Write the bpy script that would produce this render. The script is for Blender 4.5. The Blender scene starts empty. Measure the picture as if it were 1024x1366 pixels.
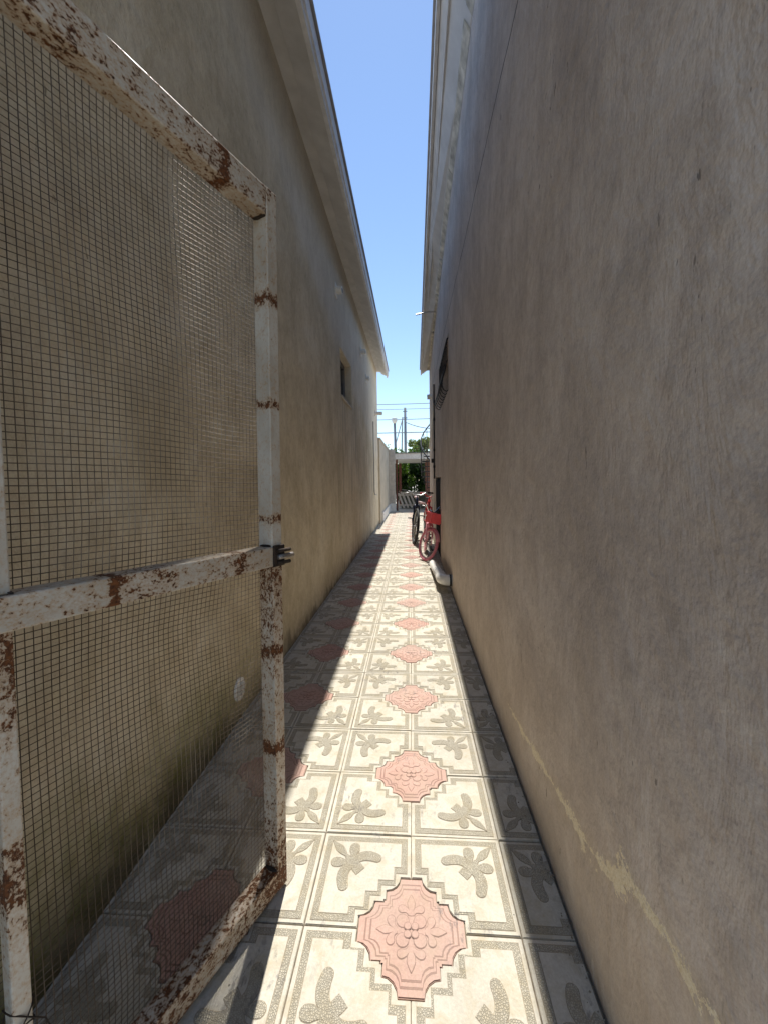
import bpy, bmesh, math, random
from mathutils import Vector, Matrix, noise as mnoise
random.seed(7)
scene = bpy.context.scene
C = scene.collection
# ------------------------------------------------------------------ camera
CAM_H = 1.2477
F_PX, IMG_H = 541.1, 1366.0
PITCH, YAW, ROLL = 0.0799, 0.0680, -0.01544
cy, sy = math.cos(YAW), math.sin(YAW)
f0 = Vector((-sy, cy, 0)); r0 = Vector((cy, sy, 0)); up = Vector((0, 0, 1))
fw = f0 * math.cos(PITCH) - up * math.sin(PITCH)
u2 = up * math.cos(PITCH) + f0 * math.sin(PITCH)
cr, sr = math.cos(ROLL), math.sin(ROLL)
right = cr * r0 + sr * u2
upv = -sr * r0 + cr * u2
cam = bpy.data.cameras.new("camera")
cam.sensor_fit = 'VERTICAL'; cam.sensor_height = 24.0
cam.lens = F_PX / IMG_H * 24.0
cam.clip_start = 0.02; cam.clip_end = 2000
camo = bpy.data.objects.new("camera", cam); C.objects.link(camo)
M3 = Matrix((right, upv, -fw)).transposed()
camo.matrix_world = Matrix.Translation((0, 0, CAM_H)) @ M3.to_4x4()
scene.camera = camo
# ------------------------------------------------------------------ sky, sun, exposure
SUN_EL = math.radians(62.0)
SUN_AZ = math.atan2(-0.020, 1 / math.tan(SUN_EL))      # a hair to the left of the alley axis
world = bpy.data.worlds.new("World"); scene.world = world
world.use_nodes = True
wn = world.node_tree
bg = wn.nodes["Background"]
sky = wn.nodes.new("ShaderNodeTexSky")
sky.sky_type = 'NISHITA'; sky.sun_disc = False
sky.sun_elevation = SUN_EL; sky.sun_rotation = SUN_AZ
sky.air_density = 1.0; sky.dust_density = 0.05; sky.ozone_density = 2.2
wn.links.new(sky.outputs[0], bg.inputs[0])
bg.inputs[1].default_value = 0.128
sun = bpy.data.lights.new("sun", 'SUN'); sun.energy = 4.4; sun.angle = math.radians(0.53)
sun.color = (1.0, 0.955, 0.88)
suno = bpy.data.objects.new("sun", sun); C.objects.link(suno)
sd = Vector((math.sin(SUN_AZ) * math.cos(SUN_EL), math.cos(SUN_AZ) * math.cos(SUN_EL), math.sin(SUN_EL)))
suno.rotation_euler = sd.to_track_quat('Z', 'Y').to_euler()
suno.location = sd * 30
scene.view_settings.view_transform = 'Standard'
scene.view_settings.look = 'None'
scene.view_settings.gamma = 1.0
scene.view_settings.use_curve_mapping = False
scene.view_settings.exposure = 0.62
scene.cycles.max_bounces = 8
scene.cycles.diffuse_bounces = 5

# ------------------------------------------------------------------ material helpers
class N:
    def __init__(s, name, rough=0.8, metal=0.0, spec=0.4):
        s.m = bpy.data.materials.new(name); s.m.use_nodes = True
        s.t = s.m.node_tree; s.b = s.t.nodes["Principled BSDF"]
        s.b.inputs["Roughness"].default_value = rough
        s.b.inputs["Metallic"].default_value = metal
        s.b.inputs["Specular IOR Level"].default_value = spec
        s._c = {}
    def n(s, k): return s.t.nodes.new(k)
    def l(s, a, b): s.t.links.new(a, b)
    def coord(s, which="Object"):
        if which not in s._c:
            if which == "World": s._c[which] = s.n("ShaderNodeNewGeometry").outputs["Position"]
            else: s._c[which] = s.n("ShaderNodeTexCoord").outputs[which]
        return s._c[which]
    def mapv(s, v, scale=(1, 1, 1), loc=(0, 0, 0), rot=(0, 0, 0)):
        m = s.n("ShaderNodeMapping"); m.inputs["Scale"].default_value = scale
        m.inputs["Location"].default_value = loc; m.inputs["Rotation"].default_value = rot
        s.l(v, m.inputs["Vector"]); return m.outputs[0]
    def noise(s, v, scale, detail=4, rough=.55, dist=0.0):
        q = s.n("ShaderNodeTexNoise"); q.inputs["Scale"].default_value = scale
        q.inputs["Detail"].default_value = detail; q.inputs["Roughness"].default_value = rough
        q.inputs["Distortion"].default_value = dist
        s.l(v, q.inputs["Vector"]); return q.outputs[0]
    def voro(s, v, scale, feat='F1', out="Distance"):
        q = s.n("ShaderNodeTexVoronoi"); q.feature = feat; q.inputs["Scale"].default_value = scale
        s.l(v, q.inputs["Vector"]); return q.outputs[out]
    def ramp(s, x, stops, interp='LINEAR'):
        q = s.n("ShaderNodeValToRGB"); e = q.color_ramp.elements; q.color_ramp.interpolation = interp
        while len(e) < len(stops): e.new(0.5)
        for i, (p, c) in enumerate(stops):
            e[i].position = p
            e[i].color = (c, c, c, 1) if isinstance(c, (int, float)) else (*c, 1)
        s.l(x, q.inputs[0]); return q.outputs[0]
    def math(s, op, a, b=None, c=None, clamp=False):
        q = s.n("ShaderNodeMath"); q.operation = op; q.use_clamp = clamp
        for i, v in enumerate((a, b, c)):
            if v is None: continue
            if isinstance(v, (int, float)): q.inputs[i].default_value = v
            else: s.l(v, q.inputs[i])
        return q.outputs[0]
    def mix(s, fac, a, b, mode='MIX'):
        q = s.n("ShaderNodeMix"); q.data_type = 'RGBA'; q.blend_type = mode
        for sock, v in ((q.inputs[0], fac), (q.inputs[6], a), (q.inputs[7], b)):
            if isinstance(v, (int, float)): sock.default_value = v
            elif isinstance(v, (tuple, list)): sock.default_value = (*v, 1)
            else: s.l(v, sock)
        return q.outputs[2]
    def sep(s, v):
        q = s.n("ShaderNodeSeparateXYZ"); s.l(v, q.inputs[0]); return q.outputs
    def color(s, c):
        if isinstance(c, (tuple, list)): s.b.inputs["Base Color"].default_value = (*c, 1)
        else: s.l(c, s.b.inputs["Base Color"])
    def rough(s, r): s.l(r, s.b.inputs["Roughness"])
    def bump(s, h, strength=.5, dist=.01):
        """all relief of a material is summed in metres and goes through one bump node"""
        w = s.math('MULTIPLY', h, strength * dist)
        if not hasattr(s, '_bn'):
            s._bn = s.n("ShaderNodeBump"); s._bn.inputs["Strength"].default_value = 1; s._bn.inputs["Distance"].default_value = 1
            s.l(s._bn.outputs[0], s.b.inputs["Normal"]); s._hs = w
        else: s._hs = s.math('ADD', s._hs, w)
        for l in list(s._bn.inputs["Height"].links): s.t.links.remove(l)
        s.l(s._hs, s._bn.inputs["Height"])

def simple(name, col, rough=.6, metal=0, var=.15, scale=30, bump=0.0):
    k = N(name, rough, metal)
    n = k.noise(k.coord(), scale, 5)
    lo = tuple(c * (1 - var) for c in col); hi = tuple(min(1, c * (1 + var)) for c in col)
    k.color(k.ramp(n, [(.3, lo), (.7, hi)]))
    if bump: k.bump(n, bump, .003)
    return k.m

# ---- plaster walls
def plaster(name, tones, seed, kind):
    k = N(name, .9, 0, .25)
    P = k.mapv(k.coord("World"), loc=(seed, seed * 1.7, 0))
    blot = k.noise(P, 1.1, 4, .62, .6)
    streak = k.noise(k.mapv(P, (3.2, 3.2, .32)), 2.2, 3, .6, .3)
    trow = k.noise(k.mapv(P, (1, 1, .45), rot=(.5, 0, 0)), 5.5, 5, .72, .35)
    PR = k.mapv(P, rot=(.63, .47, .81))
    grain = k.noise(PR, 190, 3, .75)
    mid = k.noise(PR, 26, 4, .72)
    base = k.ramp(blot, [(.30, tones[0]), (.5, tones[1]), (.70, tones[2])])
    cl = k.noise(k.mapv(PR, (1, 1, .8)), 3.1, 5, .68, .3)
    base = k.mix(k.math('MULTIPLY', k.ramp(cl, [(.48, 0), (.64, 1)]), .42), base, tuple(c * .86 for c in tones[0]))
    base = k.mix(k.math('MULTIPLY', k.ramp(cl, [(.34, 1), (.48, 0)]), .34), base, tones[2])
    base = k.mix(k.math('MULTIPLY', k.ramp(streak, [(.42, 0), (.70, 1)]), .32), base, tones[3])
    base = k.mix(k.math('MULTIPLY', k.ramp(trow, [(.50, 0), (.64, 1)]), .55), base, tones[0])
    base = k.mix(k.math('MULTIPLY', k.ramp(trow, [(.30, 1), (.44, 0)]), .45), base, tones[2])
    base = k.mix(.26, base, k.ramp(grain, [(.3, .25), (.7, .78)]), 'OVERLAY')
    base = k.mix(.20, base, k.ramp(mid, [(.32, .25), (.68, .78)]), 'OVERLAY')
    mk = k.noise(k.mapv(PR, (1, 2.0, 1.3), rot=(.9, .4, .3)), 8, 4, .74)
    marks = k.ramp(mk, [(.56, 0), (.64, 1)])
    base = k.mix(k.math('MULTIPLY', marks, .24), base, tuple(c * .7 for c in tones[0]))
    base = k.mix(k.math('MULTIPLY', k.ramp(mk, [(.34, 1), (.41, 0)]), .22), base, tones[2])
    # small dark nicks
    nick = k.math('MULTIPLY', k.ramp(k.noise(k.mapv(P, (1, 2.2, .8), rot=(.6, 0, 0)), 16, 3, .75), [(.655, 0), (.69, 1)]),
                  k.ramp(k.noise(P, 2.3, 2), [(.45, 0), (.6, 1)]))
    base = k.mix(k.math('MULTIPLY', nick, .75), base, tuple(c * .35 for c in tones[0]))
    W = k.sep(k.coord("World")); y, z = W[1], W[2]
    if kind == 'left':
        # green-black moss stain where the gate stands, low on the wall
        wob = k.noise(k.mapv(k.coord("World"), (1, 1.3, .9)), 3.5, 4, .65)
        zz = k.math('ADD', z, k.math('MULTIPLY', k.math('SUBTRACT', wob, .5), -.55))
        yw = k.ramp(k.math('MULTIPLY', k.math('ADD', y, 1.0), .25), [(.25, .55), (.44, 1), (.66, 1), (.90, .12), (1, 0.05)])
        low = k.math('MULTIPLY', k.ramp(zz, [(.10, 1), (.52, 0)]), yw)
        base = k.mix(k.math('MULTIPLY', k.math('MULTIPLY', low, k.ramp(k.noise(P, 9, 4, .7), [(.38, .45), (.6, 1)])), .85), base, (.15, .16, .022))
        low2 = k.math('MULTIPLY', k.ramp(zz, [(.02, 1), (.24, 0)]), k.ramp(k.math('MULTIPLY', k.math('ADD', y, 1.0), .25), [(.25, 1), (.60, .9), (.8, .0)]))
        base = k.mix(k.math('MULTIPLY', low2, .60), base, (.050, .042, .022))  # dark brown stain low by the gate, part of it painted gate shade
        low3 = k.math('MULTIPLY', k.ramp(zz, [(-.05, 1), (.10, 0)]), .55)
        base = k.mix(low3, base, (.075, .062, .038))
        # dark run-off streaks under the window
        dr = k.noise(k.mapv(k.coord("World"), (1, 4.2, .25)), 2.4, 4, .6, .2)
        dm = k.math('MULTIPLY', k.ramp(dr, [(.50, 0), (.62, 1)]),
                    k.math('MULTIPLY', k.ramp(k.math('MULTIPLY', y, .08), [(.36, 0), (.46, 1), (.62, 1), (.9, .3)]),
                           k.ramp(k.math('MULTIPLY', z, .25), [(.1, .3), (.3, 1), (.55, 1), (.66, 0)])))
        base = k.mix(k.math('MULTIPLY', dm, .45), base, (.20, .18, .15))
        # paler, greyer tone above a ragged diagonal border
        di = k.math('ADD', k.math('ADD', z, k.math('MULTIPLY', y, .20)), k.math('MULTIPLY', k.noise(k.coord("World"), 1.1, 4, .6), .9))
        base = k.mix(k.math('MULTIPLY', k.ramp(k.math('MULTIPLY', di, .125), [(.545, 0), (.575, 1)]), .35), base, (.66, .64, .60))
    else:
        # pale scraped scar low on the wall
        fc = k.n("ShaderNodeFloatCurve"); cv = fc.mapping.curves[0]
        sc = [(0.0, .46), (.20, .455), (.28, .445), (.37, .43), (.41, .40), (.46, .33), (.59, .285), (.70, .255), (.80, .225), (.95, .20), (1, .20)]
        cv.points[0].location = sc[0]; cv.points[1].location = sc[-1]
        for p in sc[1:-1]: cv.points.new(*p)
        for p in cv.points: p.handle_type = 'AUTO'
        fc.mapping.update()
        k.l(k.math('MULTIPLY', y, .5, clamp=True), fc.inputs[1])
        jag = k.noise(k.mapv(k.coord("World"), (1, 1, 1)), 36, 5, .78)
        jag2 = k.noise(k.coord("World"), 7, 3, .6)
        d = k.math('SUBTRACT', k.math('ADD', z, k.math('MULTIPLY', k.math('SUBTRACT', jag, .5), .070)), fc.outputs[0])
        d = k.math('ADD', d, k.math('MULTIPLY', k.math('SUBTRACT', jag2, .5), .05))
        wid = k.ramp(k.math('MULTIPLY', y, .5, clamp=True), [(.2, .015), (.26, .013), (.34, .006), (.395, .009), (.42, .030), (.455, .014), (.50, .011), (.60, .009), (.63, .004), (.74, .011), (.82, .007), (.93, 0)])
        wid = k.math('MULTIPLY', wid, k.ramp(k.noise(k.coord("World"), 14, 3), [(.38, .15), (.58, 2.1)]))
        wid = k.math('MULTIPLY', wid, k.ramp(k.noise(k.coord("World"), 90, 3, .7), [(.34, .25), (.54, 1.3)]))
        sm = k.math('LESS_THAN', k.math('ABSOLUTE', d), wid)
        halo = k.math('MULTIPLY', k.ramp(k.math('ABSOLUTE', d), [(0, 1), (.06, 0)]), k.math('MULTIPLY', k.ramp(jag, [(.35, 0), (.65, 1)]), .5))
        halo = k.math('MULTIPLY', halo, k.ramp(k.math('MULTIPLY', y, .5, clamp=True), [(.75, 1), (.95, 0)]))
        base = k.mix(halo, base, (.55, .44, .27))
        base = k.mix(k.math('MULTIPLY', sm, .95), base, k.mix(k.ramp(grain, [(.35, 0), (.65, 1)]), (.76, .65, .42), (.90, .84, .68)))
        # a few pale scratches
        s2 = k.math('MULTIPLY', k.ramp(k.noise(k.mapv(k.coord("World"), (1, 2.2, 2.6), rot=(.72, 0, 0)), 3.2, 5, .72), [(.69, 0), (.705, 1)]), .35)
        base = k.mix(s2, base, (.70, .63, .52))
        # hairline joint
        jy = k.math('MULTIPLY', k.math('SUBTRACT', k.noise(k.coord("World"), 2.5, 4), .5), .05)
        jd = k.math('ABSOLUTE', k.math('SUBTRACT', k.math('ADD', z, jy), 3.125))
        jm = k.math('LESS_THAN', jd, .007)
        base = k.mix(k.math('MULTIPLY', jm, .8), base, (.05, .05, .05))
        k.bump(k.math('SUBTRACT', 1, jm), .6, .006)
        # warmer tan tone towards the bottom
        base = k.mix(k.math('MULTIPLY', k.ramp(k.math('ADD', z, k.math('MULTIPLY', k.math('SUBTRACT', blot, .5), .8)), [(.0, 1), (.9, 0)]), .28), base, (.60, .48, .31))
    k.color(base)
    k.bump(blot, .35, .05)
    k.bump(trow, .8, .018)
    k.bump(mid, .5, .006)
    k.bump(grain, .4, .0014)
    k.bump(mk, .5, .008)
    k.bump(cl, .6, .03)
    return k.m

M = {}
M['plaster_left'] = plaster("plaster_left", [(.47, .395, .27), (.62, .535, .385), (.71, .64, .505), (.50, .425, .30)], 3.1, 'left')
M['plaster_right'] = plaster("plaster_right", [(.455, .385, .335), (.585, .505, .445), (.69, .61, .545), (.49, .42, .365)], 11.3, 'right')

def paving(name, lo, mid, hi, var, grain_scale=160, hatch=False, wear=.62):
    k = N(name, .75, 0, .35)
    P = k.coord("World")
    oi = k.n("ShaderNodeObjectInfo").outputs["Random"]
    a = k.noise(P, 5.5, 6, .62, .4); g = k.noise(P, grain_scale, 4, .7)
    base = k.ramp(a, [(.30, lo), (.52, mid), (.75, hi)])
    base = k.mix(k.math('MULTIPLY', oi, var), base, tuple(c * .66 for c in mid))
    dust = k.noise(P, 1.6, 4, .65)
    base = k.mix(k.math('MULTIPLY', k.ramp(dust, [(.42, 0), (.66, 1)]), .42), base, (.40, .365, .31))
    base = k.mix(.30, base, k.ramp(g, [(.3, .3), (.7, .7)]), 'OVERLAY')
    # yellowish ingrained dirt
    d = k.noise(P, 14, 5, .72, .5)
    base = k.mix(k.math('MULTIPLY', k.ramp(d, [(.46, 0), (.72, 1)]), wear), base, (.40, .33, .20))
    # grey rubber scuffs and black spots
    sc = k.math('MULTIPLY', k.ramp(k.noise(k.mapv(P, (1.6, .8, 1), rot=(0, 0, .6)), 26, 6, .75), [(.53, 0), (.62, 1)]),
                k.ramp(k.noise(P, 2.7, 3), [(.50, 0), (.60, 1)]))
    base = k.mix(k.math('MULTIPLY', sc, .62), base, (.15, .14, .135))
    sp = k.math('LESS_THAN', k.voro(k.mapv(P, (1, 1, .001)), 24), k.math('MULTIPLY', k.ramp(k.noise(P, 31, 2), [(.55, 0), (.8, 1)]), .16))
    base = k.mix(k.math('MULTIPLY', sp, .75), base, (.09, .08, .06))
    if hatch:
        v = k.voro(k.mapv(P, (1, 1, .01)), 210, 'DISTANCE_TO_EDGE')
        h = k.ramp(v, [(.02, 0), (.16, 1)])
        base = k.mix(k.math('MULTIPLY', k.math('SUBTRACT', 1, h), .55), base, tuple(c * .45 for c in lo))
        k.bump(h, .7, .0014)
    k.color(base)
    k.bump(g, .35, .0012); k.bump(a, .3, .004)
    return k.m
M['cream'] = paving("paving_cream", (.53, .495, .405), (.60, .565, .475), (.65, .62, .53), .36)
M['band'] = paving("paving_band", (.435, .395, .305), (.505, .465, .37), (.555, .515, .42), .28, hatch=True)
M['line'] = paving("paving_groove", (.25, .205, .145), (.30, .25, .18), (.35, .30, .22), .2)
M['pink'] = paving("paving_pink", (.475, .285, .228), (.53, .330, .268), (.58, .395, .33), .28, wear=.22)
M['pinkline'] = paving("paving_pink_groove", (.25, .135, .105), (.29, .16, .125), (.33, .19, .15), .2, wear=.2)
M['grout'] = simple("grout_dirt", (.20, .165, .12), .95, 0, .35, 60, .4)
M['gritm'] = simple('sandy_grit', (.30, .26, .20), .95, 0, .4, 200)
M['earth'] = simple("dusty_ground", (.45, .41, .34), .95, 0, .2, 3, .3)
M['pvc'] = simple("white_pvc", (.74, .73, .68), .4, 0, .08, 25)
M['ventwhite'] = simple('clean_white_plastic', (.86, .86, .83), .4, 0, .04, 25)
M['white'] = simple("white_paint", (.70, .69, .65), .6, 0, .12, 14)
M['soffit'] = simple("grey_soffit_render", (.56, .56, .56), .85, 0, .12, 5, .3)
M['fascia'] = simple("pale_fascia", (.62, .62, .62), .7, 0, .15, 9)
M['rooftin'] = simple("roof_sheet", (.36, .35, .35), .5, .3, .15, 9)
M['peel'] = simple("peeling_yellow_board", (.52, .49, .42), .85, 0, .45, 9, .4)
M['black'] = simple("black_metal", (.022, .022, .024), .5, .2, .2, 30)
M['doorblack'] = simple('matt_black_door', (.012, .011, .011), 1.0, 0, .2, 20)
M['doorblack'].node_tree.nodes['Principled BSDF'].inputs['Specular IOR Level'].default_value = .08
M['rubber'] = simple("black_rubber", (.025, .025, .025), .75, 0, .25, 60)
M['grey_rubber'] = simple("dusty_tyre_tread", (.15, .14, .125), .85, 0, .2, 60)
M['chrome'] = simple("chrome", (.75, .75, .76), .22, 1.0, .05, 20)
M['alu'] = simple("brushed_aluminium", (.55, .55, .56), .38, .9, .1, 40)
M['dullsteel'] = simple('dull_steel', (.30, .28, .26), .5, .8, .3, 60)
M['pinkpaint'] = simple("pink_bike_paint", (.66, .28, .32), .35, 0, .08, 20)
M['pinktyre'] = simple("pink_tyre", (.55, .18, .23), .7, 0, .15, 40)
M['palepink'] = simple("pale_pink_plastic", (.75, .55, .55), .45, 0, .08, 20)
M['redplastic'] = simple("red_plastic", (.88, .13, .15), .4, 0, .08, 20)
M['redpaint'] = simple("red_paint", (.55, .03, .03), .35, 0, .08, 20)
M['darkblue'] = simple("dark_blue_paint", (.02, .028, .07), .3, .2, .1, 20)
M['glass'] = simple("dark_window_glass", (.03, .035, .04), .08, 0, .1, 4)
M['frame'] = simple("grey_window_frame", (.20, .20, .20), .5, 0, .1, 20)
M['wood'] = simple("weathered_wood", (.42, .37, .30), .85, 0, .25, 12, .4)
M['concrete'] = simple("light_concrete", (.45, .42, .37), .9, 0, .15, 8, .3)
M['yardwall'] = simple("yard_wall_render", (.46, .41, .32), .9, 0, .18, 3, .3)
M['brick'] = simple("red_brick", (.17, .075, .055), .9, 0, .25, 25, .3)
M['darkwall'] = simple('mossy_concrete', (.13, .13, .10), .95, 0, .25, 9, .3)
M['palewood'] = simple('bleached_wood', (.40, .36, .31), .85, 0, .2, 12, .4)
M['mortar'] = simple("mortar", (.30, .26, .22), .95, 0, .2, 40)
M['polewood'] = simple("dark_pole", (.22, .24, .27), .8, 0, .2, 10)
M['bark'] = simple("bark", (.13, .10, .075), .95, 0, .3, 20, .5)
M['redcurtain'] = simple("rusty_red_post", (.12, .045, .032), .8, 0, .25, 12)

def leafmat(name, a, b):
    k = N(name, .55, 0, .3)
    n = k.noise(k.coord(), 3.2, 3); oi = k.noise(k.coord(), 40, 2)
    k.color(k.mix(k.ramp(n, [(.35, 0), (.65, 1)]), a, k.mix(oi, b, a)))
    tr = k.n("ShaderNodeBsdfTranslucent"); tr.inputs[0].default_value = (b[0] * 1.3, b[1] * 1.5, b[2] * .6, 1)
    mx = k.n("ShaderNodeMixShader"); mx.inputs[0].default_value = .35
    out = k.t.nodes["Material Output"]
    k.l(k.b.outputs[0], mx.inputs[1]); k.l(tr.outputs[0], mx.inputs[2]); k.l(mx.outputs[0], out.inputs[0])
    return k.m
M['leaf'] = leafmat("leaf_green", (.05, .10, .022), (.12, .20, .04))
M['leafdark'] = leafmat("leaf_dark", (.02, .045, .014), (.05, .10, .025))
M['leafolive'] = leafmat("leaf_olive", (.09, .11, .05), (.16, .18, .08))

def rusty(name, axis, length, bands, base=.40, seed=0):
    """chipped white paint over rust; bands = (position along the member, density)"""
    k = N(name, .55, 0, .45)
    P = k.coord("Object"); S = k.sep(P)
    t = k.math('DIVIDE', S[axis], length)
    t = k.math('ADD', t, k.math('MULTIPLY', k.math('SUBTRACT', k.noise(P, 30, 3), .5), .012))
    stops = [(max(0, min(1, p)), v) for p, v in bands]
    dens = k.ramp(t, stops)
    sc_ = [1, 1, 1]; sc_[axis] = .75
    Q = k.mapv(P, tuple(sc_), loc=(seed, seed * .7, seed * 1.3))
    fine = k.noise(Q, 190, 4, .7)
    coarse = k.noise(Q, 70, 4, .7)
    amount = k.math('ADD', k.math('ADD', k.math('MULTIPLY', fine, .52), k.math('MULTIPLY', coarse, .48)), k.math('MULTIPLY', dens, .265))
    mask = k.ramp(amount, [(.625, 0), (.67, 1)])
    deep = k.ramp(amount, [(.72, 0), (.86, 1)])
    # thin vertical dribbles
    rc = k.mix(k.ramp(k.noise(Q, 160, 3), [(.35, 0), (.65, 1)]), (.055, .022, .010), (.17, .062, .020))
    rc = k.mix(k.math('MULTIPLY', deep, .7), rc, (.24, .085, .024))
    paint = k.ramp(k.noise(Q, 9, 5, .6), [(.3, (.44, .40, .33)), (.55, (.58, .55, .48)), (.8, (.65, .63, .57))])
    stain = k.math('MULTIPLY', k.ramp(amount, [(.50, 0), (.66, 1)]), .72)
    paint = k.mix(stain, paint, (.44, .255, .105))
    k.color(k.mix(mask, paint, rc))
    k.rough(k.ramp(mask, [(0, .42), (1, .9)]))
    k.bump(k.math('SUBTRACT', 1, mask), .55, .0012)
    k.bump(fine, .2, .0008)
    return k.m

kw = N("galvanised_wire", .45, .35, .5)
wv = kw.noise(kw.coord("Object"), 9, 4)
kw.color(kw.ramp(wv, [(.35, (.06, .038, .020)), (.55, (.12, .088, .058)), (.75, (.26, .225, .18))]))
M['wire'] = kw.m

# ------------------------------------------------------------------ mesh helpers
class MB:
    def __init__(s): s.v = []; s.f = []; s.mi = []
    def face(s, idx, m=0): s.f.append(idx); s.mi.append(m)
    def add(s, verts, faces, m=0):
        o = len(s.v); s.v += [tuple(p) for p in verts]
        for f in faces: s.face([o + i for i in f], m)
    def box(s, a, b, m=0, bev=0.0):
        x0, y0, z0 = a; x1, y1, z1 = b
        vs = [(x0, y0, z0), (x1, y0, z0), (x1, y1, z0), (x0, y1, z0), (x0, y0, z1), (x1, y0, z1), (x1, y1, z1), (x0, y1, z1)]
        s.add(vs, [(3, 2, 1, 0), (4, 5, 6, 7), (0, 1, 5, 4), (1, 2, 6, 5), (2, 3, 7, 6), (3, 0, 4, 7)], m)
    def tube(s, pts, r, n=8, m=0, closed=False, cap=True):
        pts = [Vector(p) for p in pts]; k = len(pts)
        rr = r if isinstance(r, (list, tuple)) else [r] * k
        o = len(s.v)
        prevn = None
        for i, p in enumerate(pts):
            if closed: d = pts[(i + 1) % k] - pts[i - 1]
            else: d = pts[min(i + 1, k - 1)] - pts[max(i - 1, 0)]
            d.normalize()
            if prevn is None:
                a = Vector((0, 0, 1)) if abs(d.z) < .9 else Vector((1, 0, 0))
                nn = (a - d * a.dot(d)).normalized()
            else: nn = (prevn - d * prevn.dot(d)).normalized()
            prevn = nn; bb = d.cross(nn)
            for j in range(n):
                t = 2 * math.pi * j / n
                s.v.append(tuple(p + (nn * math.cos(t) + bb * math.sin(t)) * rr[i]))
        for i in range(k if closed else k - 1):
            i2 = (i + 1) % k
            for j in range(n):
                j2 = (j + 1) % n
                s.face([o + i * n + j, o + i * n + j2, o + i2 * n + j2, o + i2 * n + j], m)
        if cap and not closed:
            s.face([o + j for j in reversed(range(n))], m); s.face([o + (k - 1) * n + j for j in range(n)], m)
    def poly(s, pts, z, depth, m=0, mside=None):
        """flat polygon at height z with a skirt going down by depth"""
        n = len(pts); o = len(s.v)
        a = sum(pts[i][0] * pts[(i + 1) % n][1] - pts[(i + 1) % n][0] * pts[i][1] for i in range(n))
        if a < 0: pts = pts[::-1]
        s.v += [(x, y, z) for x, y in pts] + [(x, y, z - depth) for x, y in pts]
        s.face(list(range(o, o + n)), m)
        for i in range(n):
            j = (i + 1) % n
            s.face([o + i, o + n + i, o + n + j, o + j], m if mside is None else mside)
    def mesh(s, name, mats, smooth=False):
        me = bpy.data.meshes.new(name)
        me.from_pydata(s.v, [], s.f)
        for m in mats: me.materials.append(m)
        me.polygons.foreach_set("material_index", s.mi)
        if smooth: me.polygons.foreach_set("use_smooth", [True] * len(me.polygons))
        me.update(); return me
    def build(s, name, mats, parent=None, smooth=False, loc=None, rot=None, bevel=0.0):
        if not isinstance(mats, (list, tuple)): mats = [mats]
        o = bpy.data.objects.new(name, s.mesh(name, mats, smooth)); C.objects.link(o)
        if parent: o.parent = parent
        if loc is not None: o.location = loc
        if rot is not None: o.rotation_euler = rot
        if bevel:
            b = o.modifiers.new("bevel", 'BEVEL'); b.width = bevel; b.segments = 2; b.limit_method = 'ANGLE'
        return o
def smooth_by_angle(o):
    for p in o.data.polygons: p.use_smooth = True
def tri(me):
    bm = bmesh.new(); bm.from_mesh(me); bmesh.ops.triangulate(bm, faces=[f for f in bm.faces if len(f.verts) > 4]); bm.to_mesh(me); bm.free()
def empty(name, loc=(0, 0, 0), rot=(0, 0, 0)):
    o = bpy.data.objects.new(name, None); C.objects.link(o); o.location = loc; o.rotation_euler = rot; return o
def tag(o, label=None, cat=None, group=None, kind=None):
    if label: o["label"] = label
    if cat: o["category"] = cat
    if group: o["group"] = group
    if kind: o["kind"] = kind
    return o

XL, XR = -0.912, 0.437      # wall faces
# ------------------------------------------------------------------ ground
g = MB(); g.add([(-400, -400, 0), (400, -400, 0), (400, 400, 0), (-400, 400, 0)], [(0, 1, 2, 3)])
tag(g.build('ground', M['earth'], loc=(0, 0, -.06)), kind='structure')

# ------------------------------------------------------------------ patterned paving
S = 0.30; R = 0.1465; X0 = -0.0133; Y0 = 1.0287
def arc(c, r, a0, a1, n=5):
    return [(c[0] + r * math.cos(math.radians(a0 + (a1 - a0) * i / n)), c[1] + r * math.sin(math.radians(a0 + (a1 - a0) * i / n))) for i in range(n + 1)]
# one quadrant of the medallion outline in units of its radius, from (1, .22) to (.22, 1)
def quad_path(stepped=False):
    if stepped: return [(1.0, .30), (.76, .30), (.76, .56), (.56, .56), (.56, .76), (.30, .76), (.30, 1.0)]
    a = arc((1.0, .50), .28, 270, 180, 4)      # cove biting inwards
    a = [(1.0, .22)] + [(x, y) for x, y in a[1:]] + [(.54, .50), (.54, .54), (.50, .54)]
    b = [(y, x) for x, y in a[::-1]][1:]
    return a + b
QP = quad_path(); QS = quad_path(True)
def medallion_outline(k):
    pts = []
    for q in range(4):
        c, s_ = [(1, 0), (0, 1), (-1, 0), (0, -1)][q]
        pts += [(k * R * (x * c - y * s_), k * R * (x * s_ + y * c)) for x, y in QP]
    return pts
def tile_outline(d, rr, path=QP):
    """tile [0,S]^2 with the medallion at the origin corner; sides inset by d, medallion radius rr"""
    p = [(rr, d)] + [(rr * x, rr * y) for x, y in path] + [(d, rr)]
    return p + [(d, S - d), (S - d, S - d), (S - d, d)]
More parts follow.
